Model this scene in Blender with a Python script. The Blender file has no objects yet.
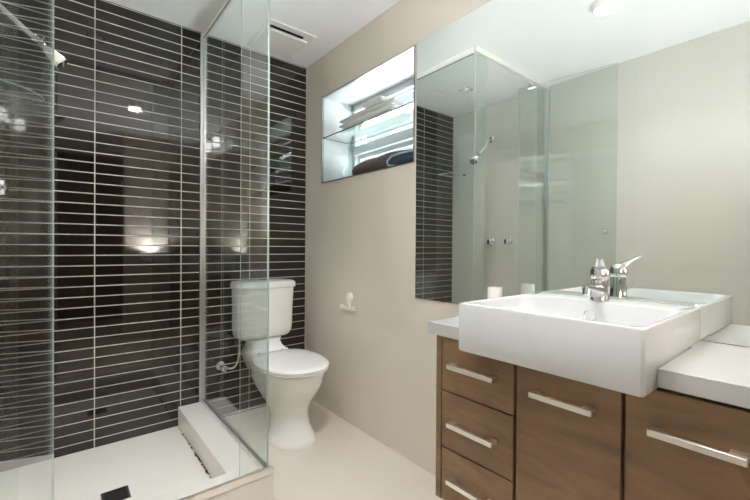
import bpy, bmesh, math, random
from mathutils import Vector, Matrix, Euler
random.seed(7)
S = bpy.context.scene
COL = S.collection
PI = math.pi

# ------------------------------------------------------------------ camera
FPX, YAW, PITCH, ROLL = 386.2, 0.68423, -0.006613, 0.006494
CAM = Vector((-1.3937, -2.5142, 1.0921))
fw = Vector((math.sin(YAW)*math.cos(PITCH), math.cos(YAW)*math.cos(PITCH), math.sin(PITCH)))
rt = Vector((math.cos(YAW), -math.sin(YAW), 0)); up = rt.cross(fw)
r2 = rt*math.cos(ROLL) + up*math.sin(ROLL); u2 = -rt*math.sin(ROLL) + up*math.cos(ROLL)
cd = bpy.data.cameras.new('camera'); cam = bpy.data.objects.new('camera', cd); COL.objects.link(cam)
cd.sensor_width = 36.0; cd.lens = FPX/750*36.0; cd.clip_start = 0.01
cam.matrix_world = Matrix(((r2.x, u2.x, -fw.x, CAM.x), (r2.y, u2.y, -fw.y, CAM.y), (r2.z, u2.z, -fw.z, CAM.z), (0, 0, 0, 1)))
S.camera = cam

# ------------------------------------------------------------------ sky and exposure
w = bpy.data.worlds.new('sky'); S.world = w; w.use_nodes = True
wn_ = w.node_tree; bg = wn_.nodes['Background']; SKY, GROUND_FILL = 0.2, 3.0 # pale sky above, added glow below the horizon to light the ceiling
g_ = wn_.nodes.new('ShaderNodeTexCoord'); sp_ = wn_.nodes.new('ShaderNodeSeparateXYZ'); wn_.links.new(g_.outputs['Generated'], sp_.inputs[0])
mr_ = wn_.nodes.new('ShaderNodeMapRange'); wn_.links.new(sp_.outputs[2], mr_.inputs[0])
mr_.inputs[1].default_value = -.06; mr_.inputs[2].default_value = .02; mr_.inputs[3].default_value = GROUND_FILL; mr_.inputs[4].default_value = SKY
bg.inputs[0].default_value = (0.93, 0.97, 1.0, 1); wn_.links.new(mr_.outputs[0], bg.inputs[1])
S.view_settings.view_transform = 'Standard'; S.view_settings.look = 'None'
S.view_settings.exposure = 2.6; S.view_settings.gamma = 1.0; S.view_settings.use_curve_mapping = False
S.cycles.max_bounces = 16; S.cycles.diffuse_bounces = 8; S.cycles.glossy_bounces = 8
S.cycles.transparent_max_bounces = 32; S.cycles.transmission_bounces = 10
DOWN, SHOWER_FILL, VANITY, UPLIGHT_FILL = 205.0, 130.0, 3.5, 215.0 # lamp strengths: downlight lens, added shower light, vanity light's frosted shades, added uplighter bulb

# ------------------------------------------------------------------ materials
def nt(name):
    m = bpy.data.materials.new(name); m.use_nodes = True
    n = m.node_tree; return m, n, n.nodes['Principled BSDF']
def srgb(r, g, b):
    f = lambda c: (c/255/12.92) if c/255 <= .04045 else ((c/255+.055)/1.055)**2.4
    return (f(r), f(g), f(b), 1)
def plain(name, c, rough=.5, metal=0, spec=.5, noise=0, scale=8, coat=0):
    m, n, p = nt(name)
    p.inputs['Base Color'].default_value = c; p.inputs['Roughness'].default_value = rough
    p.inputs['Metallic'].default_value = metal; p.inputs['Specular IOR Level'].default_value = spec
    if coat: p.inputs['Coat Weight'].default_value = coat; p.inputs['Coat Roughness'].default_value = .03
    if noise:
        tc = n.nodes.new('ShaderNodeTexCoord'); t = n.nodes.new('ShaderNodeTexNoise')
        t.inputs['Scale'].default_value = scale; t.inputs['Detail'].default_value = 6
        n.links.new(tc.outputs['Object'], t.inputs['Vector'])
        mx = n.nodes.new('ShaderNodeMix'); mx.data_type = 'RGBA'
        mx.inputs[6].default_value = tuple(min(1, v*(1-noise)) for v in c[:3])+(1,)
        mx.inputs[7].default_value = tuple(min(1, v*(1+noise)) for v in c[:3])+(1,)
        n.links.new(t.outputs['Fac'], mx.inputs[0]); n.links.new(mx.outputs[2], p.inputs['Base Color'])
    return m
def math_node(n, op, a, b=None):
    k = n.nodes.new('ShaderNodeMath'); k.operation = op
    for i, v in enumerate((a, b)):
        if v is None: continue
        if isinstance(v, (int, float)): k.inputs[i].default_value = v
        else: n.links.new(v, k.inputs[i])
    return k.outputs[0]
def glass(name, tint=(.955, .975, .966), f0=.045, rough=.0):
    """thin sheet: clear body with mirror reflection growing towards grazing angles"""
    m, n, p = nt(name); n.nodes.remove(p); out = n.nodes['Material Output']
    lw = n.nodes.new('ShaderNodeLayerWeight'); lw.inputs[0].default_value = .5
    f5 = math_node(n, 'POWER', lw.outputs['Facing'], 5.0)
    fr = math_node(n, 'ADD', math_node(n, 'MULTIPLY', f5, 1-f0), f0)
    t = n.nodes.new('ShaderNodeBsdfTransparent'); t.inputs[0].default_value = tint+(1,)
    g = n.nodes.new('ShaderNodeBsdfGlossy'); g.inputs['Roughness'].default_value = rough; g.inputs[0].default_value = (1, 1, 1, 1)
    mx = n.nodes.new('ShaderNodeMixShader'); n.links.new(fr, mx.inputs[0])
    n.links.new(t.outputs[0], mx.inputs[1]); n.links.new(g.outputs[0], mx.inputs[2]); n.links.new(mx.outputs[0], out.inputs[0])
    return m
def tile_material(name, u, v, tw, th, u0, v0, grout, col, gcol, rough, var=.12, bump=.3, mottle=None, soft=.0006, spec=.5):
    """rectangular tiles: u, v are the object axes across and up; the joints stand at u0 + k*tw and v0 + k*th"""
    m, n, p = nt(name)
    tc = n.nodes.new('ShaderNodeTexCoord'); sx = n.nodes.new('ShaderNodeSeparateXYZ'); n.links.new(tc.outputs['Object'], sx.inputs[0])
    def axis(out, o, size):
        s = math_node(n, 'DIVIDE', math_node(n, 'SUBTRACT', out, o), size)
        fl = math_node(n, 'FLOOR', s); fr = math_node(n, 'SUBTRACT', s, fl)
        d = math_node(n, 'MULTIPLY', math_node(n, 'MINIMUM', fr, math_node(n, 'SUBTRACT', 1.0, fr)), size)   # metres from the joint's centre
        return fl, d
    fu, du = axis(sx.outputs[u], u0, tw); fv, dv = axis(sx.outputs[v], v0, th)
    d = math_node(n, 'MINIMUM', du, dv)
    mr = n.nodes.new('ShaderNodeMapRange'); n.links.new(d, mr.inputs[0])
    mr.inputs[1].default_value = grout/2-soft; mr.inputs[2].default_value = grout/2+soft
    cv = n.nodes.new('ShaderNodeCombineXYZ'); n.links.new(fu, cv.inputs[0]); n.links.new(fv, cv.inputs[1])
    wn = n.nodes.new('ShaderNodeTexWhiteNoise'); wn.noise_dimensions = '2D'; n.links.new(cv.outputs[0], wn.inputs['Vector'])
    cm = n.nodes.new('ShaderNodeMix'); cm.data_type = 'RGBA'
    cm.inputs[6].default_value = tuple(c*(1-var) for c in col[:3])+(1,); cm.inputs[7].default_value = tuple(min(1, c*(1+var)) for c in col[:3])+(1,)
    n.links.new(wn.outputs['Value'], cm.inputs[0])
    base = cm.outputs[2]
    if mottle:
        t = n.nodes.new('ShaderNodeTexNoise'); t.inputs['Scale'].default_value = 5; t.inputs['Detail'].default_value = 5
        n.links.new(tc.outputs['Object'], t.inputs['Vector'])
        mm = n.nodes.new('ShaderNodeMix'); mm.data_type = 'RGBA'; n.links.new(math_node(n, 'MULTIPLY', t.outputs['Fac'], .5), mm.inputs[0])
        n.links.new(base, mm.inputs[6]); mm.inputs[7].default_value = mottle; base = mm.outputs[2]
    gm = n.nodes.new('ShaderNodeMix'); gm.data_type = 'RGBA'; n.links.new(mr.outputs[0], gm.inputs[0])
    gm.inputs[6].default_value = gcol; n.links.new(base, gm.inputs[7]); n.links.new(gm.outputs[2], p.inputs['Base Color'])
    rm = n.nodes.new('ShaderNodeMapRange'); n.links.new(mr.outputs[0], rm.inputs[0]); rm.inputs[3].default_value = .8; rm.inputs[4].default_value = rough
    n.links.new(rm.outputs[0], p.inputs['Roughness'])
    p.inputs['Specular IOR Level'].default_value = spec
    b = n.nodes.new('ShaderNodeBump'); b.inputs['Strength'].default_value = bump; b.inputs['Distance'].default_value = .002
    n.links.new(mr.outputs[0], b.inputs['Height']); n.links.new(b.outputs[0], p.inputs['Normal'])
    return m
TW, TH = .41731, .054123
M = {}
M['dark_tile'] = tile_material('dark_tile', 0, 2, TW, TH, 0, 2.4-.06011, .0050, (.017, .0115, .0078, 1), (.50, .47, .42, 1), .04, .18, spec=.85)
M['cream_tile'] = tile_material('cream_tile', 1, 2, .6, 3.0, -.383, -.3, .0018, srgb(203, 200, 191), srgb(187, 183, 175), .2, .01, .05, spec=.28)
M['beige_tile'] = tile_material('beige_tile', 1, 2, .6, 3.0, -.75, -.3, .0012, srgb(229, 220, 207), srgb(224, 215, 202), .22, .01, .03)
M['floor_tile'] = tile_material('floor_tile', 0, 1, .6, .6, -.35, -.1, .0012, srgb(232, 223, 210), srgb(225, 216, 204), .22, .012, .03)
M['plaster'] = plain('plaster', srgb(251, 251, 251), .85)
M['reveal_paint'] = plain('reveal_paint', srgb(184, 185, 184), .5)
M['white_paint'] = plain('white_paint', srgb(240, 240, 238), .5)
M['trim_metal'] = plain('trim_metal', (.30, .29, .28, 1), .35, 1)
M['hall'] = plain('hall', (.05, .042, .036, 1), .8)
M['door_wall'] = plain('door_wall', srgb(190, 176, 160), .5)
M['ceramic'] = plain('ceramic', srgb(249, 248, 246), .07)
M['seat_plastic'] = plain('seat_plastic', srgb(249, 248, 246), .16)
M['basin_ceramic'] = plain('basin_ceramic', srgb(224, 225, 226), .06)
M['stone'] = plain('stone', srgb(203, 203, 201), .2)
M['tray'] = plain('tray', srgb(243, 239, 231), .2, noise=.03, scale=6)
M['hob'] = plain('hob', srgb(240, 236, 229), .2, noise=.02, scale=5)
M['chrome'] = plain('chrome', (.78, .78, .79, 1), .06, 1)
M['satin'] = plain('satin', (.95, .90, .84, 1), .3, 1)
M['alu'] = plain('alu', (.78, .78, .78, 1), .3, 1)
M['window_frame'] = plain('window_frame', srgb(205, 210, 212), .35)
M['mirror'] = plain('mirror', (.83, .875, .85, 1), 0, 1)
M['mirror_edge'] = plain('mirror_edge', (.12, .17, .15, 1), .2)
M['glass'] = glass('glass')
M['shelf_glass'] = glass('shelf_glass', (.93, .965, .955))
M['pane_glass'] = glass('pane_glass', (.90, .96, .97), .05)
M['bottle_glass'] = glass('bottle_glass', (.86, .93, .915), .06)
M['glass_edge'] = plain('glass_edge', (.56, .66, .62, 1), .25)
M['seal'] = plain('seal', (.10, .10, .10, 1), .5)
M['dark_void'] = plain('dark_void', (.01, .01, .01, 1), .9, spec=0)
M['grate'] = plain('grate', (.09, .09, .09, 1), .4, .6)
M['stain'] = plain('stain', (.10, .075, .03, 1), .8, noise=.5, scale=60)
M['silicone'] = plain('silicone', srgb(196, 186, 160), .6, noise=.15, scale=40)
M['white_plastic'] = plain('white_plastic', srgb(243, 240, 234), .3)
M['towel_white'] = plain('towel_white', srgb(232, 232, 228), .95, noise=.06, scale=60)
M['towel_brown'] = plain('towel_brown', srgb(84, 70, 66), .95, noise=.25, scale=70)
M['towel_blue'] = plain('towel_blue', srgb(58, 72, 86), .95, noise=.2, scale=70)
M['towel_pale'] = plain('towel_pale', srgb(176, 196, 206), .95, noise=.1, scale=70)
def wood():
    m, n, p = nt('walnut_board')
    tc = n.nodes.new('ShaderNodeTexCoord'); mp = n.nodes.new('ShaderNodeMapping'); mp.inputs['Scale'].default_value = (9, 3, 18)
    n.links.new(tc.outputs['Object'], mp.inputs[0])
    a = n.nodes.new('ShaderNodeTexNoise'); a.inputs['Scale'].default_value = 1.2; a.inputs['Detail'].default_value = 9; a.inputs['Roughness'].default_value = .62; a.inputs['Distortion'].default_value = .6
    n.links.new(mp.outputs[0], a.inputs['Vector'])
    b = n.nodes.new('ShaderNodeTexNoise'); b.inputs['Scale'].default_value = 7; b.inputs['Detail'].default_value = 3
    n.links.new(tc.outputs['Object'], b.inputs['Vector'])
    r = n.nodes.new('ShaderNodeValToRGB'); r.color_ramp.elements[0].position = .28; r.color_ramp.elements[1].position = .74
    r.color_ramp.elements[0].color = srgb(113, 86, 63); r.color_ramp.elements[1].color = srgb(166, 131, 98)
    n.links.new(math_node(n, 'ADD', math_node(n, 'MULTIPLY', a.outputs['Fac'], .7), math_node(n, 'MULTIPLY', b.outputs['Fac'], .3)), r.inputs[0])
    n.links.new(r.outputs[0], p.inputs['Base Color']); p.inputs['Roughness'].default_value = .38
    return m
M['wood'] = wood()
def lamp_mat(name, col, st):
    m, n, p = nt(name); n.nodes.remove(p)
    e = n.nodes.new('ShaderNodeEmission'); e.inputs[0].default_value = col; e.inputs[1].default_value = st
    n.links.new(e.outputs[0], n.nodes['Material Output'].inputs[0]); return m
M['lamp'] = lamp_mat('lamp_glow', (.97, .985, 1.03, 1), DOWN)
M['fill_bulb_glow'] = lamp_mat('fill_bulb_glow', (.92, .975, 1.06, 1), UPLIGHT_FILL)
M['shower_fill_glow'] = lamp_mat('shower_fill_glow', (.99, .99, 1.0, 1), SHOWER_FILL)
M['shade_glow'] = lamp_mat('shade_glow', (1.0, .98, .95, 1), VANITY)

# ------------------------------------------------------------------ mesh helpers
def quad_box(bm, x0, x1, y0, y1, z0, z1, mi=0):
    v = [bm.verts.new((x, y, z)) for z in (z0, z1) for y in (y0, y1) for x in (x0, x1)]
    fs = []
    for q in ((0, 2, 3, 1), (4, 5, 7, 6), (0, 1, 5, 4), (2, 6, 7, 3), (0, 4, 6, 2), (1, 3, 7, 5)):
        f = bm.faces.new([v[i] for i in q]); f.material_index = mi; fs.append(f)
    return v, fs
def bev_box(bm, x0, x1, y0, y1, z0, z1, b=.003, seg=2, mi=0):
    t = bmesh.new(); quad_box(t, x0, x1, y0, y1, z0, z1, mi)
    bmesh.ops.bevel(t, geom=t.edges[:], offset=b, segments=seg, profile=.5, affect='EDGES')
    merge(bm, t)
def merge(bm, t, mat=None):
    if mat is not None: bmesh.ops.transform(t, matrix=mat, verts=t.verts)
    me = bpy.data.meshes.new('tmp'); t.to_mesh(me); t.free(); bm.from_mesh(me); bpy.data.meshes.remove(me)
def loft(bm, rings, cap0=True, cap1=True, mi=0):
    vs = [[bm.verts.new(p) for p in r] for r in rings]
    n = len(vs[0])
    for a, b in zip(vs, vs[1:]):
        for i in range(n):
            f = bm.faces.new((a[i], a[(i+1) % n], b[(i+1) % n], b[i])); f.material_index = mi
    if cap0: bm.faces.new(vs[0][::-1]).material_index = mi
    if cap1: bm.faces.new(vs[-1]).material_index = mi
    return vs
def rrect(x0, x1, y0, y1, r, z, n=5):
    r = min(r, (x1-x0)/2-1e-4, (y1-y0)/2-1e-4); o = []
    for cx, cy, a0 in ((x1-r, y1-r, 0), (x0+r, y1-r, 90), (x0+r, y0+r, 180), (x1-r, y0+r, 270)):
        for k in range(n+1):
            a = math.radians(a0+90*k/n); o.append((cx+r*math.cos(a), cy+r*math.sin(a), z))
    return o
def tube(bm, pts, rad, n=12, mi=0, cap=True):
    pts = [Vector(p) for p in pts]; rr = rad if isinstance(rad, (list, tuple)) else [rad]*len(pts)
    t0 = (pts[1]-pts[0]).normalized(); a = Vector((0, 0, 1)) if abs(t0.z) < .9 else Vector((1, 0, 0))
    u = t0.cross(a).normalized(); rings = []
    for i, p in enumerate(pts):
        t = (pts[min(i+1, len(pts)-1)]-pts[max(i-1, 0)]).normalized()
        u = (u-t*u.dot(t)).normalized(); v = t.cross(u)
        rings.append([p+(u*math.cos(2*PI*k/n)+v*math.sin(2*PI*k/n))*rr[i] for k in range(n)])
    loft(bm, rings, cap, cap, mi)
def lathe(bm, prof, org, axis=(0, 0, 1), n=24, mi=0):
    """prof: (radius, distance along axis)"""
    ax = Vector(axis).normalized(); a = Vector((0, 0, 1)) if abs(ax.z) < .9 else Vector((1, 0, 0))
    u = ax.cross(a).normalized(); v = ax.cross(u); o = Vector(org)
    rings = [[o+ax*h+(u*math.cos(2*PI*k/n)+v*math.sin(2*PI*k/n))*max(r, 1e-4) for k in range(n)] for r, h in prof]
    loft(bm, rings, True, True, mi)
def obj(name, bm, mats, parent=None, smooth=False, auto=None, sub=0):
    bmesh.ops.recalc_face_normals(bm, faces=bm.faces)
    me = bpy.data.meshes.new(name); bm.to_mesh(me); bm.free()
    for k in (mats if isinstance(mats, (list, tuple)) else [mats]): me.materials.append(M[k])
    o = bpy.data.objects.new(name, me); COL.objects.link(o)
    if smooth or auto:
        for f in me.polygons: f.use_smooth = True
        if auto: me.set_sharp_from_angle(angle=math.radians(auto))
    if sub:
        md = o.modifiers.new('sub', 'SUBSURF'); md.levels = sub; md.render_levels = sub
    if parent is not None:
        o.parent = parent     # parts are modelled in room coordinates; only the thing's Empty is moved
        if parent.parent is None: o.matrix_parent_inverse = Matrix.Translation(-Vector(parent.location))
    return o
def tag(o, label=None, cat=None, group=None, kind=None):
    if label: o['label'] = label
    if cat: o['category'] = cat
    if group: o['group'] = group
    if kind: o['kind'] = kind
    return o
def thing(name, loc, label, cat, group=None):
    o = bpy.data.objects.new(name, None); COL.objects.link(o); o.location = loc; o.empty_display_size = .05
    return tag(o, label, cat, group)
def box_obj(name, b, mat, parent=None, bev=0):
    bm = bmesh.new()
    bev_box(bm, *b, b=bev) if bev else quad_box(bm, *b)
    return obj(name, bm, mat, parent)
def struct(o): o['kind'] = 'structure'; return o

# ------------------------------------------------------------------ room shell
LX, BACKY, CEIL = -1.669, -2.75, 2.4
DOORX = (-1.56, -.82)
struct(box_obj('floor', (LX-.1, .6, -4.4, .1, -.1, 0), 'floor_tile'))
HX, HY, HS = -1.22, -.50, .045                       # the square recess of the added shower light
bm = bmesh.new()
quad_box(bm, LX-.1, HX-HS, -4.4, .1, CEIL, CEIL+.1); quad_box(bm, HX+HS, .6, -4.4, .1, CEIL, CEIL+.1)
quad_box(bm, HX-HS, HX+HS, -4.4, HY-HS, CEIL, CEIL+.1); quad_box(bm, HX-HS, HX+HS, HY+HS, .1, CEIL, CEIL+.1)
struct(obj('ceiling', bm, 'plaster'))
struct(box_obj('wall_back', (LX-.1, .30, 0, .1, 0, CEIL), 'dark_tile'))
struct(box_obj('wall_left', (LX-.1, LX, -4.4, 0, 0, CEIL), 'cream_tile'))
# right wall with the window recess
NY0, NY1, NZ0, NZ1, ND = -1.118, -.222, 1.527, 2.119, .30
bm = bmesh.new()
ys = (BACKY, NY0, NY1, 0); zs = (0, NZ0, NZ1, CEIL)
for i in range(3):
    for j in range(3):
        if (i, j) != (1, 1): quad_box(bm, 0, ND, ys[i], ys[i+1], zs[j], zs[j+1])
bmesh.ops.remove_doubles(bm, verts=bm.verts, dist=1e-5)
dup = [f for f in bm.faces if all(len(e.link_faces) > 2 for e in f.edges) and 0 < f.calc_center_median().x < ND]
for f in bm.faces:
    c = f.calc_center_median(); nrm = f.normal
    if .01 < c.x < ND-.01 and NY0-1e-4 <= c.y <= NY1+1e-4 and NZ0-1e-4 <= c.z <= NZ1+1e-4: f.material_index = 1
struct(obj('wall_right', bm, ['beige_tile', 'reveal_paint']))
# thin metal trim round the recess
bm = bmesh.new(); t_ = .006; e_ = .0035
quad_box(bm, -e_, .012, NY0, NY1, NZ0, NZ0+t_); quad_box(bm, -e_, .012, NY0, NY1, NZ1-t_, NZ1)
quad_box(bm, -e_, .012, NY0, NY0+t_, NZ0+t_, NZ1-t_); quad_box(bm, -e_, .012, NY1-t_, NY1, NZ0+t_, NZ1-t_)
struct(obj('trim_1', bm, 'trim_metal'))
# wall behind the viewer with the doorway, and the dark hall beyond
bm = bmesh.new()
quad_box(bm, LX, DOORX[0], BACKY-.1, BACKY, 0, CEIL); quad_box(bm, DOORX[1], .30, BACKY-.1, BACKY, 0, CEIL)
struct(obj('wall_front', bm, 'door_wall'))
bm = bmesh.new()
quad_box(bm, LX, .6, -4.5, -4.4, 0, CEIL); quad_box(bm, .5, .6, -4.4, BACKY-.1, 0, CEIL)
struct(obj('wall_hall', bm, 'hall'))

# window in the depth of the recess: frame, tilted sash, lower sash, panes
wf = bmesh.new(); WX = .262
def yz_frame(bm, x0, x1, y0, y1, z0, z1, t):
    quad_box(bm, x0, x1, y0, y1, z0, z0+t); quad_box(bm, x0, x1, y0, y1, z1-t, z1)
    quad_box(bm, x0, x1, y0, y0+t, z0+t, z1-t); quad_box(bm, x0, x1, y1-t, y1, z0+t, z1-t)
yz_frame(wf, WX, ND, NY0, NY1, NZ0, NZ1, .03)
quad_box(wf, WX-.012, ND, NY0+.03, NY1-.03, 1.755, 1.815)
quad_box(wf, WX-.012, WX+.006, NY0, NY1, NZ1-.052, NZ1-.03)
win = struct(obj('window_1', wf, 'window_frame'))
def sash(z0, z1, tilt, hinge_top=True):
    b = bmesh.new(); yz_frame(b, -.009, .009, NY0+.034, NY1-.034, z0-z1, 0, .026)
    mt = Matrix.Translation((WX+.024, 0, z1)) @ Matrix.Rotation(tilt, 4, 'Y')
    bmesh.ops.transform(b, matrix=mt, verts=b.verts); o = obj('sash', b, 'window_frame', win)
    g = bmesh.new(); quad_box(g, -.003, .003, NY0+.058, NY1-.058, z0-z1+.024, -.024)
    bmesh.ops.transform(g, matrix=mt, verts=g.verts); obj('pane', g, 'pane_glass', o)
sash(1.818, 2.086, math.radians(-14)); sash(1.56, 1.752, math.radians(-16))
b = bmesh.new(); bev_box(b, WX-.03, WX-.012, -.36, -.33, 1.895, 1.915, .003); tube(b, [(WX-.024, -.345, 1.905), (WX-.036, -.345, 1.905), (WX-.036, -.345, 1.86)], .006, 8)
obj('latch', b, 'alu', win)

# ------------------------------------------------------------------ ceiling fittings
def downlight(x, y, label):
    t = thing('downlight', (x, y, CEIL), label, 'ceiling light')
    b = bmesh.new(); lathe(b, [(.046, 0), (.062, 0), (.062, -.028), (.057, -.040), (.050, -.040), (.047, -.004)], (x, y, CEIL), n=32)
    obj('trim_ring', b, 'white_plastic', t, auto=40)
    b = bmesh.new(); lathe(b, [(.045, -.0005), (.045, -.003), (.03, -.005)], (x, y, CEIL), n=24)
    obj('lens', b, 'lamp', t, smooth=True)
downlight(-.855, -1.687, 'round ceiling downlight glowing over the floor between vanity and shower')
t = thing('added_shower_light', (HX, HY, CEIL), 'added small square fill light sunk deep into the ceiling over the white shower tray', 'ceiling light')  # added lamp that brightens the tray, shower wall and ceiling
b = bmesh.new(); e2 = HS-.0005; yy = (HY-e2, HY+e2); xx = (HX-e2, HX+e2)
quad_box(b, xx[0], xx[0]+.004, *yy, CEIL, CEIL+.090); quad_box(b, xx[1]-.004, xx[1], *yy, CEIL, CEIL+.090)
quad_box(b, xx[0]+.004, xx[1]-.004, yy[0], yy[0]+.004, CEIL, CEIL+.090); quad_box(b, xx[0]+.004, xx[1]-.004, yy[1]-.004, yy[1], CEIL, CEIL+.090); obj('baffle', b, 'dark_void', t)
b = bmesh.new(); quad_box(b, *xx, *yy, CEIL+.0905, CEIL+.096); obj('lens', b, 'shower_fill_glow', t)
t = thing('exhaust_vent', (-.29, -.24, CEIL), 'square white ceiling exhaust vent with a dark slot above the toilet', 'exhaust fan')
b = bmesh.new(); bev_box(b, -.47, -.16, -.415, -.06, CEIL-.008, CEIL, .003); obj('frame', b, 'white_plastic', t)
b = bmesh.new(); bev_box(b, -.455, -.185, -.345, -.075, CEIL-.026, CEIL-.012, .005, 2); obj('cover_panel', b, 'white_plastic', t)
b = bmesh.new(); quad_box(b, -.445, -.225, -.368, -.352, CEIL-.013, CEIL-.0075); obj('slot', b, 'dark_void', t)
for x, y in ((-.42, -.12), (-.22, -.12), (-.42, -.3), (-.22, -.3)):
    b = bmesh.new(); quad_box(b, x-.008, x+.008, y-.008, y+.008, CEIL-.0125, CEIL-.0075); obj('mounting_clip', b, 'white_plastic', t)

# ------------------------------------------------------------------ shower: tray, hob, drain
SX, FY = -.714, -.969
t = thing('shower_tray', (-1.2, -.48, 0), 'white shower floor with a raised white hob round its two open sides', 'shower base')
box_obj('tray_floor', (LX, -.848, -.862, 0, 0, .022), 'tray', t)
b = bmesh.new()
pts = [(-.848, 0), (-.690, 0), (-.690, -.985), (LX, -.985), (LX, -.862), (-.848, -.862)]
lo = [b.verts.new((x, y, 0)) for x, y in pts]; hi = [b.verts.new((x, y, .136)) for x, y in pts]
for i in range(6): b.faces.new((lo[i], lo[(i+1) % 6], hi[(i+1) % 6], hi[i]))
b.faces.new(lo[::-1]); b.faces.new(hi)
b.normal_update()
bmesh.ops.bevel(b, geom=[e for e in b.edges if abs(e.verts[0].co.z-.136) < 1e-5 and abs(e.verts[1].co.z-.136) < 1e-5], offset=.004, segments=2, profile=.5, affect='EDGES'); bmesh.ops.recalc_face_normals(b, faces=b.faces); bmesh.ops.triangulate(b, faces=[f for f in b.faces if len(f.verts) > 4])
obj('hob', b, 'hob', t)
b = bmesh.new()
tube(b, [(-.849, -.012-.05*k, .023) for k in range(17)], [.0035+.0015*math.sin(k*2.1) for k in range(17)], 6); obj('silicone_bead', b, 'silicone', t)
b = bmesh.new()
for k in range(46):
    y = -.10-.72*random.random()**.8; s = .0025+.005*random.random()*(1 if y < -.3 else .5)
    bmesh.ops.create_icosphere(b, subdivisions=1, radius=s, matrix=Matrix.Translation((-.852-.004*random.random(), y, .024+.004*random.random())) @ Matrix.Diagonal((.8, 1.6, .7, 1)))
tag(obj('mould_stain', b, 'stain', t), 'dark mould spotting along the foot of the hob', kind='stuff')
t = thing('floor_drain', (-1.21, -.54, .022), 'dark square drain grate in the shower floor', 'drain')
b = bmesh.new(); yb = (-.592, -.492); xb = (-1.258, -1.158)
quad_box(b, xb[0], xb[1], yb[0], yb[1], .022, .0225); obj('sump', b, 'dark_void', t)
b = bmesh.new()
for x0, x1, y0, y1 in ((xb[0], xb[1], yb[0], yb[0]+.008), (xb[0], xb[1], yb[1]-.008, yb[1]), (xb[0], xb[0]+.008, yb[0]+.008, yb[1]-.008), (xb[1]-.008, xb[1], yb[0]+.008, yb[1]-.008)): quad_box(b, x0, x1, y0, y1, .0225, .0255)
for k in range(6): y = yb[0]+.02+.012*k; quad_box(b, xb[0]+.008, xb[1]-.008, y-.003, y+.003, .0225, .0252)
obj('grate', b, 'grate', t)

# ------------------------------------------------------------------ shower screen and door
def pane(name, b6, thin, parent, mat='glass'):
    """sheet whose narrow rims are polished green glass"""
    b = bmesh.new(); v, fs = quad_box(b, *b6)
    b.normal_update()
    for f in fs: f.material_index = 0 if abs(f.normal[thin]) > .9 else 1
    return obj(name, b, [mat, 'glass_edge'], parent)
ZB, ZT = .150, 2.372
t = thing('shower_screen', (SX, FY, .136), 'frameless clear glass shower screen with slim metal rails on the white hob', 'shower screen')
pane('side_pane', (SX-.003, SX+.003, FY+.0035, -.012, ZB, ZT), 0, t)
pane('front_strip_pane', (-.831, SX+.003, FY-.003, FY+.003, ZB, ZT), 1, t)
pane('wall_strip_pane', (LX+.02, -1.490, FY-.003, FY+.003, ZB, ZT), 1, t)
b = bmesh.new()
for x0, x1, y0, y1, in ((SX-.014, SX-.004, FY+.015, -.002), (SX+.004, SX+.014, FY+.015, -.002)): quad_box(b, x0, x1, y0, y1, 2.365, CEIL)
for y0, y1 in ((FY-.016, FY-.004), (FY+.004, FY+.015)): quad_box(b, LX, SX+.014, y0, y1, 2.365, CEIL)
obj('head_rail', b, 'white_plastic', t)
b = bmesh.new(); quad_box(b, SX-.0039, SX+.0039, FY+.02, -.01, 2.3645, CEIL-.001); quad_box(b, LX+.01, SX+.003, FY-.003, FY+.003, 2.3725, CEIL-.001); obj('head_seal', b, 'seal', t)
b = bmesh.new(); bev_box(b, SX-.011, SX-.004, -.95, -.002, .1375, .160, .001, 1); bev_box(b, SX+.004, SX+.011, -.95, -.002, .1375, .160, .001, 1); obj('side_sill_rail', b, 'alu', t)
b = bmesh.new(); bev_box(b, LX+.002, SX+.02, FY-.022, FY-.004, .1375, .166, .003); bev_box(b, LX+.002, SX+.0, FY+.004, FY+.013, .1375, .156, .002); obj('front_sill_rail', b, 'satin', t)
b = bmesh.new(); bev_box(b, SX-.017, SX+.017, -.012, -.0005, .1375, 2.365, .002); obj('wall_channel', b, 'alu', t)
b = bmesh.new(); bev_box(b, LX+.0005, LX+.022, FY-.018, FY+.018, .166, 2.365, .002); obj('wall_channel', b, 'alu', t)
# the door stands open outwards, turned a little past square
TH_D = math.radians(9.5); DI = Vector((-1.411, -.868, 0)); DL = .665
t = thing('shower_door', (-1.43, FY, .17), 'clear glass shower door standing open into the room beside the wall', 'shower door')
dm = Matrix.Translation(DI) @ Matrix.Rotation(-TH_D, 4, 'Z')     # local -Y runs along the open door
b = bmesh.new(); v, fs = quad_box(b, -.0025, .0025, -DL, 0, .185, 2.345); b.normal_update()
for f in fs: f.material_index = 0 if abs(f.normal.x) > .9 else 1
bmesh.ops.transform(b, matrix=dm, verts=b.verts); obj('glass_panel', b, ['glass', 'glass_edge'], t)
for s in (1, -1):
    b = bmesh.new(); lathe(b, [(.008, .003), (.008, .012), (.014, .018), (.016, .026), (.014, .034), (.006, .037)], (0, 0, 0), (s, 0, 0), 20)
    bmesh.ops.transform(b, matrix=dm @ Matrix.Translation((0, -.60, 1.205)), verts=b.verts); obj('door_knob', b, 'chrome', t, auto=50)
for z0, z1 in ((2.322, 2.362), (.168, .205)):
    b = bmesh.new(); bev_box(b, -.012, -.0035, -.13, -.07, z0+.001, z1-.001, .002); bev_box(b, .0035, .012, -.13, -.07, z0+.001, z1-.001, .002); 
    bmesh.ops.transform(b, matrix=dm, verts=b.verts); obj('pivot_hinge', b, 'chrome', t)

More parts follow.
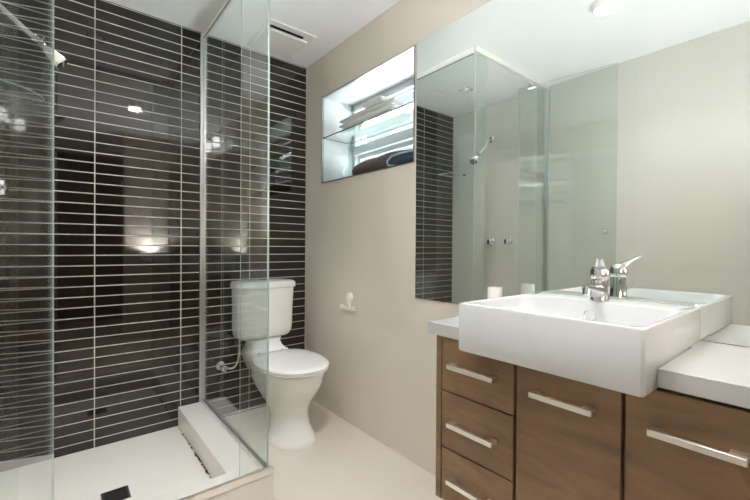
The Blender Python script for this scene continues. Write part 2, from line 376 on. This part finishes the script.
# ------------------------------------------------------------------ shower fittings on the wall
t = thing('wall_shower', (LX, -.453, 2.10), 'chrome shower arm with a rectangular white spray head reaching from the wall', 'shower head')
A0 = Vector((LX, -.453, 2.085)); HJ = Vector((-1.455, -.453, 1.905)); 
b = bmesh.new(); lathe(b, [(.030, 0), (.030, .004), (.024, .012), (.013, .018), (.012, .03)], A0, (1, 0, 0), 24); obj('wall_flange', b, 'chrome', t, auto=40)
b = bmesh.new(); tube(b, [A0+Vector((.01, 0, 0)), A0+Vector((.045, 0, -.018)), A0.lerp(HJ, .45)+Vector((0, 0, .002)), HJ], .009, 14); obj('arm', b, 'alu', t, smooth=True)
dr = (HJ-Vector((LX+.045, -.453, 2.067))).normalized()
b = bmesh.new(); lathe(b, [(.009, -.03), (.014, -.027), (.014, -.008), (.010, -.004), (.013, .002), (.013, .016), (.009, .02)], HJ, dr, 18)
tube(b, [HJ+Vector((0, 0, .008)), HJ+Vector((.012, 0, .026))], .005, 10); obj('swivel_joint', b, 'chrome', t, auto=40)
hb = bmesh.new(); yv = Vector((0, 1, 0)); pv = dr.cross(yv)
def hring(d, w, h): return [HJ+dr*d+yv*(a*w)+pv*(c*h) for a, c in ((-1, -.6), (-.6, -1), (.6, -1), (1, -.6), (1, .6), (.6, 1), (-.6, 1), (-1, .6))]
loft(hb, [hring(.018, .010, .009), hring(.026, .018, .012), hring(.050, .025, .018), hring(.078, .030, .023), hring(.083, .032, .025)])
obj('spray_head', hb, 'white_plastic', t, auto=40)
hb = bmesh.new(); loft(hb, [hring(.0835, .0325, .0255), hring(.094, .0325, .0255)]); obj('spray_face', hb, 'chrome', t, auto=40)
for y, lab in ((-.462, 'round chrome shower tap on the cream wall, the one nearer the dark tiles'), (-.634, 'round chrome shower tap on the cream wall, the one nearer the shower door')):
    t = thing('shower_tap', (LX, y, 1.15), lab, 'tap', 'shower taps')
    o_ = (LX, y, 1.15)
    b = bmesh.new(); lathe(b, [(.032, 0), (.032, .004), (.027, .012), (.016, .016), (.014, .03)], o_, (1, 0, 0), 24); obj('wall_flange', b, 'chrome', t, auto=40)
    b = bmesh.new(); lathe(b, [(.016, .03), (.023, .034), (.024, .05), (.018, .056), (.006, .058)], o_, (1, 0, 0), 24)
    for k in range(4):
        a = PI/4+k*PI/2; d_ = Vector((0, math.cos(a), math.sin(a))); c_ = Vector(o_)+Vector((.042, 0, 0))
        tube(b, [c_+d_*.018, c_+d_*.034], [.006, .0045], 8)
    obj('tap_handle', b, 'chrome', t, auto=40)
t = thing('corner_shelf', (LX, 0, 1.80), 'clear glass quarter round shelf in the shower corner', 'shelf')
arc = [(LX+.001, -.001)]+[(LX+.001+.215*math.cos(a), -.001-.215*math.sin(a)) for a in [PI/2*k/12 for k in range(13)]]
b = bmesh.new(); vs = loft(b, [[(x, y, 1.80) for x, y in arc], [(x, y, 1.807) for x, y in arc]])
b.normal_update()
for f in b.faces: f.material_index = 0 if abs(f.normal.z) > .9 else 1
obj('glass_plate', b, ['shelf_glass', 'glass_edge'], t)
for b6 in ((-1.53, -1.50, -.022, -.0005, 1.790, 1.7995), (LX+.0005, LX+.022, -.17, -.14, 1.790, 1.7995)):
    b = bmesh.new(); bev_box(b, *b6, .002); obj('clip', b, 'chrome', t)

# ------------------------------------------------------------------ toilet
TX = -.362
t = thing('toilet', (TX, -.4, 0), 'white ceramic close coupled toilet with lid down against the dark tiles', 'toilet')
def egg(z, a, yf, yb, cx=TX, n=28, pf=2.15, pb=2.6, back=.9):
    """egg outline: half width a, front yf, back yb; the widest line a bit behind the middle"""
    ym = yb+(yf-yb)*.46; o = []
    for k in range(n):
        th = 2*PI*k/n; c, s = math.cos(th), math.sin(th)
        p_ = pf if s < 0 else pb
        x = math.copysign(abs(c)**(2/p_), c)*a; y = math.copysign(abs(s)**(2/p_), s)
        if s >= 0: x = x*(1-(1-back)*y)
        o.append((cx+x, ym+(y*(ym-yf) if s < 0 else y*(yb-ym)), z))
    return o
b = bmesh.new()
prof = [(0, .133, -.655, -.35, .85), (.012, .133, -.655, -.35, .85), (.03, .122, -.645, -.35, .85), (.08, .106, -.615, -.35, .85), (.14, .102, -.597, -.34, .85), (.19, .113, -.608, -.31, .87), (.24, .138, -.642, -.25, .9),
        (.29, .163, -.682, -.19, .9), (.335, .179, -.708, -.16, .88), (.372, .184, -.716, -.16, .86), (.395, .189, -.726, -.17, .86), (.404, .188, -.726, -.17, .86), (.408, .184, -.720, -.175, .86)]
loft(b, [egg(z, a, yf, yb, back=bk) for z, a, yf, yb, bk in prof])
pan = obj('pan', b, 'ceramic', t, auto=60)
# rear shelf of the pan that carries the cistern
b = bmesh.new()
loft(b, [rrect(TX-w/2, TX+w/2, y0, -.012, r, z) for z, w, y0, r in ((.30, .17, -.20, .03), (.36, .22, -.24, .03), (.40, .25, -.27, .03), (.43, .235, -.25, .035), (.455, .20, -.20, .04), (.485, .19, -.175, .04), (.497, .21, -.17, .03))])
obj('pan_shelf', b, 'ceramic', t, auto=50)
b = bmesh.new()
loft(b, [egg(z, a, yf, -.262, pb=3.4, back=.92) for z, a, yf in ((.409, .186, -.732), (.414, .193, -.742), (.420, .194, -.743), (.424, .190, -.738))]); obj('seat', b, 'seat_plastic', t, auto=50)
b = bmesh.new()
loft(b, [egg(z, a, yf, yb, pb=3.4, back=.92) for z, a, yf, yb in ((.4245, .188, -.737, -.262), (.427, .195, -.745, -.260), (.436, .196, -.746, -.260), (.443, .190, -.738, -.264), (.448, .172, -.712, -.275), (.451, .12, -.62, -.32), (.4515, .03, -.5, -.42))]); obj('lid', b, 'seat_plastic', t, auto=50)
b = bmesh.new()
for s in (-1, 1): lathe(b, [(.012, -.02), (.014, -.018), (.014, .018), (.012, .02)], (TX+s*.075, -.258, .437), (1, 0, 0), 16)
bev_box(b, TX-.1, TX+.1, -.266, -.25, .41, .43, .004); obj('lid_hinge', b, 'seat_plastic', t, auto=40)
# cistern
b = bmesh.new(); cr = []
for z, w, dpt, r in ((.498, .28, .10, .03), (.500, .302, .12, .035), (.508, .330, .14, .04), (.522, .352, .152, .045), (.545, .367, .16, .045), (.58, .373, .164, .045), (.70, .379, .172, .055), (.826, .385, .180, .055)):
    cr.append(rrect(TX-w/2, TX+w/2, -.008-dpt, -.008, r, z, 6))
loft(b, cr); obj('cistern', b, 'ceramic', t, auto=50)
b = bmesh.new()
loft(b, [rrect(TX-w/2, TX+w/2, -.006-d_, -.006, .05, z, 6) for z, w, d_ in ((.8265, .389, .184), (.830, .397, .192), (.850, .398, .193), (.862, .393, .190), (.869, .380, .176), (.872, .38, .15), (.874, .2, .08))]); obj('cistern_lid', b, 'ceramic', t, auto=60)
for s, n_ in ((-1, 'flush_button'), (1, 'flush_button')):
    b = bmesh.new(); bev_box(b, TX+.002*s+(0 if s > 0 else -.022), TX+.002*s+(.022 if s > 0 else 0), -.125, -.085, .873, .8785, .002); obj(n_, b, 'chrome', t)
for s in (-1, 1):
    b = bmesh.new(); lathe(b, [(.009, 0), (.009, .004), (.006, .007), (.002, .008)], (TX+s*.118, -.50, .028), (s, 0, 0), 12)
    obj('floor_bolt_cap', b, 'white_plastic', t, auto=40)
t = thing('stop_valve', (-.60, 0, .345), 'small chrome stop valve with a braided hose on the dark tiles beside the toilet', 'valve')
V0 = Vector((-.603, 0, .335))
b = bmesh.new(); lathe(b, [(.028, 0), (.028, .003), (.022, .010), (.012, .013), (.011, .04)], V0, (0, -1, 0), 20); obj('wall_flange', b, 'chrome', t, auto=40)
b = bmesh.new(); lathe(b, [(.012, .035), (.017, .038), (.017, .06), (.012, .064)], V0, (0, -1, 0), 16); tube(b, [V0+Vector((0, -.05, 0)), V0+Vector((.035, -.05, -.012))], .008, 10); obj('valve_body', b, 'chrome', t, auto=40)
b = bmesh.new(); lathe(b, [(.006, .062), (.006, .068), (.019, .070), (.019, .082), (.014, .086)], V0, (0, -1, 0), 10); obj('valve_handle', b, 'chrome', t, auto=40)
b = bmesh.new(); P0 = V0+Vector((.03, -.05, -.011)); P3 = Vector((-.505, -.06, .4965)); hs = []
for k in range(17):
    s = k/16; a1 = P0+Vector((.06, 0, -.02)); a2 = Vector((-.505, -.06, .36))
    hs.append(P0*(1-s)**3+a1*3*s*(1-s)**2+a2*3*s*s*(1-s)+P3*s**3)
tube(b, hs, .0055, 10); obj('hose', b, 'satin', t, smooth=True)

# ------------------------------------------------------------------ hook on the right wall
t = thing('wall_hook', (0, -.563, .75), 'small white suction hook with two prongs on the beige wall', 'hook')
b = bmesh.new(); lathe(b, [(.030, 0), (.029, .006), (.022, .014), (.015, .020), (.004, .022)], (0, -.566, .785), (-1, 0, 0), 24); obj('suction_disc', b, 'white_plastic', t, auto=50)
b = bmesh.new(); bev_box(b, -.022, -.002, -.578, -.554, .715, .782, .005); tube(b, [(-.02, -.505, .720), (-.013, -.535, .712), (-.012, -.566, .712), (-.013, -.597, .712), (-.02, -.627, .720)], .0125, 12); obj('prongs', b, 'white_plastic', t, auto=60)
for y in (-.505, -.627):
    b = bmesh.new(); lathe(b, [(.0135, -.008), (.0155, -.004), (.0155, .004), (.0135, .008)], (-.02, y, .720), (0, 1, 0), 14); obj('prong_tip', b, 'white_plastic', t, auto=40)

# ------------------------------------------------------------------ things in the window recess
t = thing('recess_shelf', (.1, -.67, 1.838), 'clear glass shelf across the middle of the bright window recess', 'shelf')
b = bmesh.new(); v, fs = quad_box(b, .004, .232, NY0+.007, NY1-.007, 1.834, 1.842); b.normal_update()
for f in fs: f.material_index = 0 if abs(f.normal.z) > .9 else 1
obj('glass_plate', b, ['shelf_glass', 'mirror_edge'], t)
def blanket(name, x0, x1, y0, y1, z0, h, mat, parent, layers=2, amp=.006, seed=1):
    """soft folded cloth: layered slabs with rounded fold edges and an uneven top"""
    rnd = random.Random(seed); ph = [rnd.random()*6 for _ in range(6)]
    b = bmesh.new(); lh = h/layers
    for L in range(layers):
        rings = []; ny = 22
        ox, oy = rnd.uniform(-.004, .004), rnd.uniform(-.007, .007)
        for i in range(ny+1):
            s = i/ny; y = y0+oy+(y1-y0)*s; e = (1-abs(2*s-1)**9)**.5 if 0 < s < 1 else .12
            zc = z0+lh*(L+.5); r_ = []
            for k in range(16):
                a = 2*PI*k/16; c, q = math.cos(a), math.sin(a)
                x = (x0+x1)/2+ox+math.copysign(abs(c)**.35, c)*(x1-x0)/2*(.97+.03*e)
                z = zc+math.copysign(abs(q)**.6, q)*lh*.49*e
                if q > 0: z += amp*q*(math.sin(9*s+ph[0]+x*30)+.6*math.sin(21*s+ph[1]+L))*e
                r_.append((x, y, max(z, z0+.0005)))
            rings.append(r_)
        loft(b, rings)
    return obj(name, b, mat, parent, smooth=True)
t = thing('folded_towel', (.13, -.62, 1.842), 'pale folded towel on the glass shelf in the window recess', 'towel')
blanket('towel_body', .05, .21, -.90, -.345, 1.8425, .105, 'towel_white', t, 3, .004, 3)
blanket('towel_fold', .035, .19, -.80, -.60, 1.9475, .035, 'towel_white', t, 1, .007, 9)
t = thing('rolled_towel', (.10, -.75, NZ0), 'dark brown towel lying along the foot of the window recess', 'towel')
def roll(name, xc, zc, rx, rz, y0, y1, mat, parent, seed=1, fl=.0):
    rnd = random.Random(seed); ph = rnd.random()*6; b = bmesh.new(); rings = []
    for i in range(27):
        s = i/26; e = min(1., (1-abs(2*s-1)**5))**.5 if 0 < s < 1 else .08
        rr = []
        for k in range(20):
            a = 2*PI*k/20; wv = 1+.05*math.sin(3*a+ph+7*s)+.04*math.sin(17*s+ph+a)
            rr.append((xc+rx*math.cos(a)*e*wv, y0+(y1-y0)*s, max(zc+rz*math.sin(a)*e*wv, NZ0+.0015)))
        rings.append(rr)
    loft(b, rings); return obj(name, b, mat, parent, smooth=True)
roll('towel_body', .135, NZ0+.062, .068, .062, -1.06, -.42, 'towel_brown', t, 2)
t = thing('blue_towel', (.08, -1.0, NZ0), 'dark blue towel with a pale edge folded beside the brown towel in the recess', 'towel')
roll('towel_body', .036, NZ0+.036, .027, .032, -1.105, -.88, 'towel_blue', t, 5)
b = bmesh.new()
tube(b, [(.008, -1.10, NZ0+.064), (.006, -1.0, NZ0+.068), (.006, -.93, NZ0+.062), (.007, -.895, NZ0+.040), (.009, -.905, NZ0+.018), (.011, -.96, NZ0+.008)], .005, 8); obj('pale_edge', b, 'towel_pale', t, smooth=True)
t = thing('glass_carafe', (.17, -.33, NZ0), 'clear glass carafe with a narrow neck in the corner of the window recess', 'bottle')
b = bmesh.new(); lathe(b, [(.05, .001), (.064, .006), (.068, .03), (.066, .07), (.052, .105), (.030, .135), (.022, .165), (.021, .23), (.027, .262), (.0285, .268)], (.17, -.325, NZ0), n=28); obj('glass_body', b, 'bottle_glass', t, smooth=True)
b = bmesh.new(); lathe(b, [(.018, .235), (.0185, .27), (.030, .272), (.032, .282), (.024, .292), (.006, .294)], (.17, -.325, NZ0), n=20); obj('stopper', b, 'bottle_glass', t, auto=50)

# ------------------------------------------------------------------ mirror
t = thing('wall_mirror', (0, -1.8, .84), 'large frameless mirror on the wall above the vanity', 'mirror')
b = bmesh.new(); v, fs = quad_box(b, -.005, -.0005, -2.50, -1.1345, .8395, 2.122); b.normal_update()
for f in fs: f.material_index = 0 if f.normal.x < -.9 else 1
obj('mirror_glass', b, ['mirror', 'mirror_edge'], t)

# light bar over the mirror, above the picture's upper edge
t = thing('vanity_light', (0, -2.02, 2.24), 'chrome light bar with two frosted shades on the wall above the mirror', 'wall light')
b = bmesh.new(); bev_box(b, -.020, -.0005, -2.26, -1.78, 2.215, 2.255, .004); obj('back_plate', b, 'chrome', t)
for y in (-1.87, -2.17):
    b = bmesh.new(); tube(b, [(-.018, y, 2.235), (-.028, y, 2.235), (-.034, y, 2.235)], .012, 12); obj('arm', b, 'chrome', t, auto=40)
    b = bmesh.new(); lathe(b, [(.02, .050), (.033, .048), (.035, .04), (.035, -.04), (.033, -.048), (.02, -.050)], (-.069, y, 2.235), n=24); obj('lamp_shade', b, 'shade_glow', t, auto=50)

# added uplighter behind the viewer, beside the doorway, to brighten ceiling and room
UX, UY, UZ = -.55, BACKY+.155, 1.0
t = thing('added_uplighter', (UX, BACKY, UZ), 'added white bowl uplighter on an arm from the wall behind the viewer', 'wall light')
b = bmesh.new(); lathe(b, [(.02, -.10), (.09, -.085), (.128, -.04), (.14, .02), (.135, .02), (.121, -.035), (.085, -.075), (.02, -.085)], (UX, UY, UZ), n=32); obj('bowl', b, 'white_paint', t, auto=40)
b = bmesh.new(); lathe(b, [(.05, 0), (.05, .012), (.02, .018)], (UX, BACKY+.0005, UZ-.10), (0, 1, 0), 24); tube(b, [(UX, BACKY+.01, UZ-.10), (UX, UY-.09, UZ-.125), (UX, UY, UZ-.115), (UX, UY, UZ-.099)], .009, 10); obj('arm', b, 'chrome', t, auto=40)
b = bmesh.new(); lathe(b, [(.02, -.045), (.034, -.035), (.036, -.015), (.028, .003), (.01, .011)], (UX, UY, UZ-.035), n=20); obj('bulb', b, 'fill_bulb_glow', t, smooth=True)

# ------------------------------------------------------------------ vanity
VX = -.385; VY0, VY1 = -2.462, -1.618; VZ0, VZ1 = .236, .797
t = thing('vanity_cabinet', (-.19, -2.04, VZ0), 'dark brown wood vanity cabinet hung under the white counter', 'cabinet')
b = bmesh.new(); p_ = .018
quad_box(b, VX, -.001, VY1-.022, VY1, VZ0, VZ1); quad_box(b, VX, -.001, VY0, VY0+.022, VZ0, VZ1)
quad_box(b, VX+.004, -.001, VY0+.022, VY1-.022, VZ0, VZ0+p_); quad_box(b, -.02, -.001, VY0+.022, VY1-.022, VZ0+p_, VZ1)
for y in (-1.9155, -2.1885): quad_box(b, VX+.022, -.02, y-.008, y+.008, VZ0+p_, .76)
quad_box(b, VX, VX+.018, -1.778, VY1-.022, .7862, VZ1)
obj('carcass', b, 'wood', t)
def handle(parent, yc, zc, L):
    b = bmesh.new(); x1 = VX
    bev_box(b, x1-.031, x1-.020, yc-L/2, yc+L/2, zc-.009, zc+.006, .0012, 1)
    for s in (-1, 1):
        ya, yb_ = sorted((yc+s*L/2, yc+s*(L/2-.028))); bev_box(b, x1-.0215, x1+.0005, ya, yb_, zc-.006, zc+.006, .001, 1)
    tag(obj('handle', b, 'satin', parent), 'brushed metal bar handle')
g_ = .0022
for z0, z1 in ((.612, .775), (.421, .608), (VZ0+.002, .417)):
    b = bmesh.new(); bev_box(b, VX, VX+.018, -1.9115+g_/2, -1.642-.001, z0, z1 if z1 < .77 else .7855, .0015, 1)
    d = obj('drawer', b, 'wood', t); handle(d, -1.773, (z0+z1)/2+(.012 if z1 > .77 else 0), .172)
for y0, y1, hc, hl in ((-2.1855, -1.9185, -2.052, .160), (-2.438, -2.1915, -2.322, .158)):
    b = bmesh.new(); bev_box(b, VX, VX+.018, y0+g_/2, y1-g_/2, VZ0+.002, .7855, .0015, 1)
    d = obj('door', b, 'wood', t); handle(d, hc, .700, hl)
# counter with the notch for the basin
CX, CZ0, CZ1 = -.405, .798, .838
BX0, BY0, BY1, BZ1 = -.477, -2.256, -1.780, .930
b = bmesh.new(); k_ = .003
pts = [(CX, -1.595), (CX, BY1+k_), (-.120, BY1+k_), (-.120, BY0-k_), (CX, BY0-k_), (CX, -2.49), (-.0055, -2.49), (-.0055, -1.595)]
lo = [b.verts.new((x, y, CZ0)) for x, y in pts]; hi = [b.verts.new((x, y, CZ1)) for x, y in pts]
for i in range(8): b.faces.new((lo[i], lo[(i+1) % 8], hi[(i+1) % 8], hi[i]))
b.faces.new(lo[::-1]); b.faces.new(hi)
b.normal_update()
bmesh.ops.bevel(b, geom=[e for e in b.edges if abs(e.verts[0].co.z-CZ1) < 1e-5 and abs(e.verts[1].co.z-CZ1) < 1e-5], offset=.002, segments=2, profile=.5, affect='EDGES'); bmesh.ops.recalc_face_normals(b, faces=b.faces); bmesh.ops.triangulate(b, faces=[f for f in b.faces if len(f.verts) > 4])
tag(obj('countertop', b, 'stone'), 'white stone counter running along the wall under the mirror', 'countertop')

# basin
t = thing('basin', (-.24, -2.02, CZ1), 'square white semi recessed basin jutting out over the counter front', 'basin')
b = bmesh.new(); R_ = []
ro = .010
bowl = [(.805, .12, .06), (.808, .085, .07), (.825, .045, .07), (.85, .028, .06), (.90, .018, .05), (.922, .015, .045), (BZ1-.001, .013, .042)]
ix0, ix1, iy0, iy1 = BX0, -.128, BY0, BY1
def inner(ins, r, z): return rrect(ix0+ins, ix1-max(ins-.013, 0)*.6, iy0+ins, iy1-ins, r, z, 5)
for z, ins, r in bowl: R_.append(inner(ins, r, z))
R_.append(rrect(ix0+.0115, ix1+.002, iy0+.0115, iy1-.0115, .042, BZ1, 5))
R_.append(rrect(BX0+.006, -.0065, BY0+.006, BY1-.006, ro, BZ1, 5))
R_.append(rrect(BX0+.002, -.0058, BY0+.002, BY1-.002, ro, BZ1-.0015, 5))
R_.append(rrect(BX0, -.0055, BY0, BY1, ro, BZ1-.006, 5))
R_.append(rrect(BX0, -.0055, BY0, BY1, ro, CZ1+.002, 5))
R_.append(rrect(BX0, -.128, BY0, BY1, ro, CZ1+.002, 5))
R_.append(rrect(BX0, -.128, BY0, BY1, ro, .795, 5))
R_.append(rrect(BX0+.003, -.130, BY0+.003, BY1-.003, ro, .789, 5))
R_.append(rrect(BX0+.01, -.135, BY0+.01, BY1-.01, ro, .787, 5))
loft(b, R_)
obj('bowl', b, 'basin_ceramic', t, auto=35)
b = bmesh.new(); tube(b, [(-.1515+.002*math.sin(a), -2.022+.0175*math.cos(a), .888+.0175*math.sin(a)) for a in [2*PI*k/28 for k in range(29)]], .0022, 8); obj('overflow_ring', b, 'chrome', t, smooth=True)
b = bmesh.new(); lathe(b, [(.032, 0), (.031, .003), (.022, .005), (.02, .009), (.006, .011)], (-.29, -2.022, .8055), n=24); obj('waste', b, 'chrome', t, auto=40)

# mixer tap
FXc, FYc, FZ = -.082, -2.022, BZ1
t = thing('mixer_tap', (FXc, FYc, FZ), 'chrome lever mixer tap standing on the rear deck of the basin', 'tap')
b = bmesh.new(); lathe(b, [(.027, .0002), (.0275, .004), (.0245, .012), (.0235, .03), (.023, .058), (.0235, .064), (.021, .066)], (FXc, FYc, FZ), n=28); obj('tap_body', b, 'chrome', t, auto=40)
b = bmesh.new(); sp = [(-.010, 0, .028), (-.035, 0, .032), (-.06, 0, .038), (-.085, 0, .044), (-.098, 0, .045)]
rg = []
for (dx, dy, dz), wd, ht in zip(sp, (.0235, .021, .0175, .0145, .013), (.027, .021, .016, .0135, .012)):
    rg.append([(FXc+dx+.12*ht*math.sin(2*PI*k/16)*0, FYc+wd*math.cos(2*PI*k/16), FZ+dz+ht*math.sin(2*PI*k/16)) for k in range(16)])
loft(b, rg); lathe(b, [(.011, -.006), (.0125, .0), (.0125, .016), (.010, .018)], (FXc-.090, FYc, FZ+.040), (-.15, 0, -1), 18); obj('spout', b, 'chrome', t, auto=50)
b = bmesh.new(); lathe(b, [(.022, .067), (.0255, .070), (.027, .080), (.0265, .092), (.022, .104), (.014, .111), (.004, .113)], (FXc, FYc, FZ), n=28); obj('cartridge_dome', b, 'chrome', t, smooth=True)
b = bmesh.new(); rg = []
for dx, dz, wd, ht in ((.004, .098, .018, .012), (-.018, .106, .016, .010), (-.045, .118, .0125, .006), (-.075, .130, .0105, .0042), (-.098, .136, .0095, .0035)):
    ca, sa = math.cos(math.radians(20)), math.sin(math.radians(20))
    rg.append([(FXc+dx*ca-wd*math.cos(2*PI*k/14)*-sa*-1, FYc+dx*sa+wd*math.cos(2*PI*k/14)*ca, FZ+dz+ht*math.sin(2*PI*k/14)) for k in range(14)])
loft(b, rg); obj('lever', b, 'chrome', t, auto=60)

# tumbler behind the basin's left side
t = thing('tumbler', (-.1226, -1.673, CZ1), 'white tumbler on the counter between basin and mirror edge', 'cup')
b = bmesh.new(); lathe(b, [(.026, .0005), (.029, .003), (.0265, .105), (.0262, .1065), (.0242, .1065), (.0245, .10), (.026, .01), (.01, .008)], (-.1226, -1.673, CZ1), n=28); obj('cup_body', b, 'white_plastic', t, auto=50)
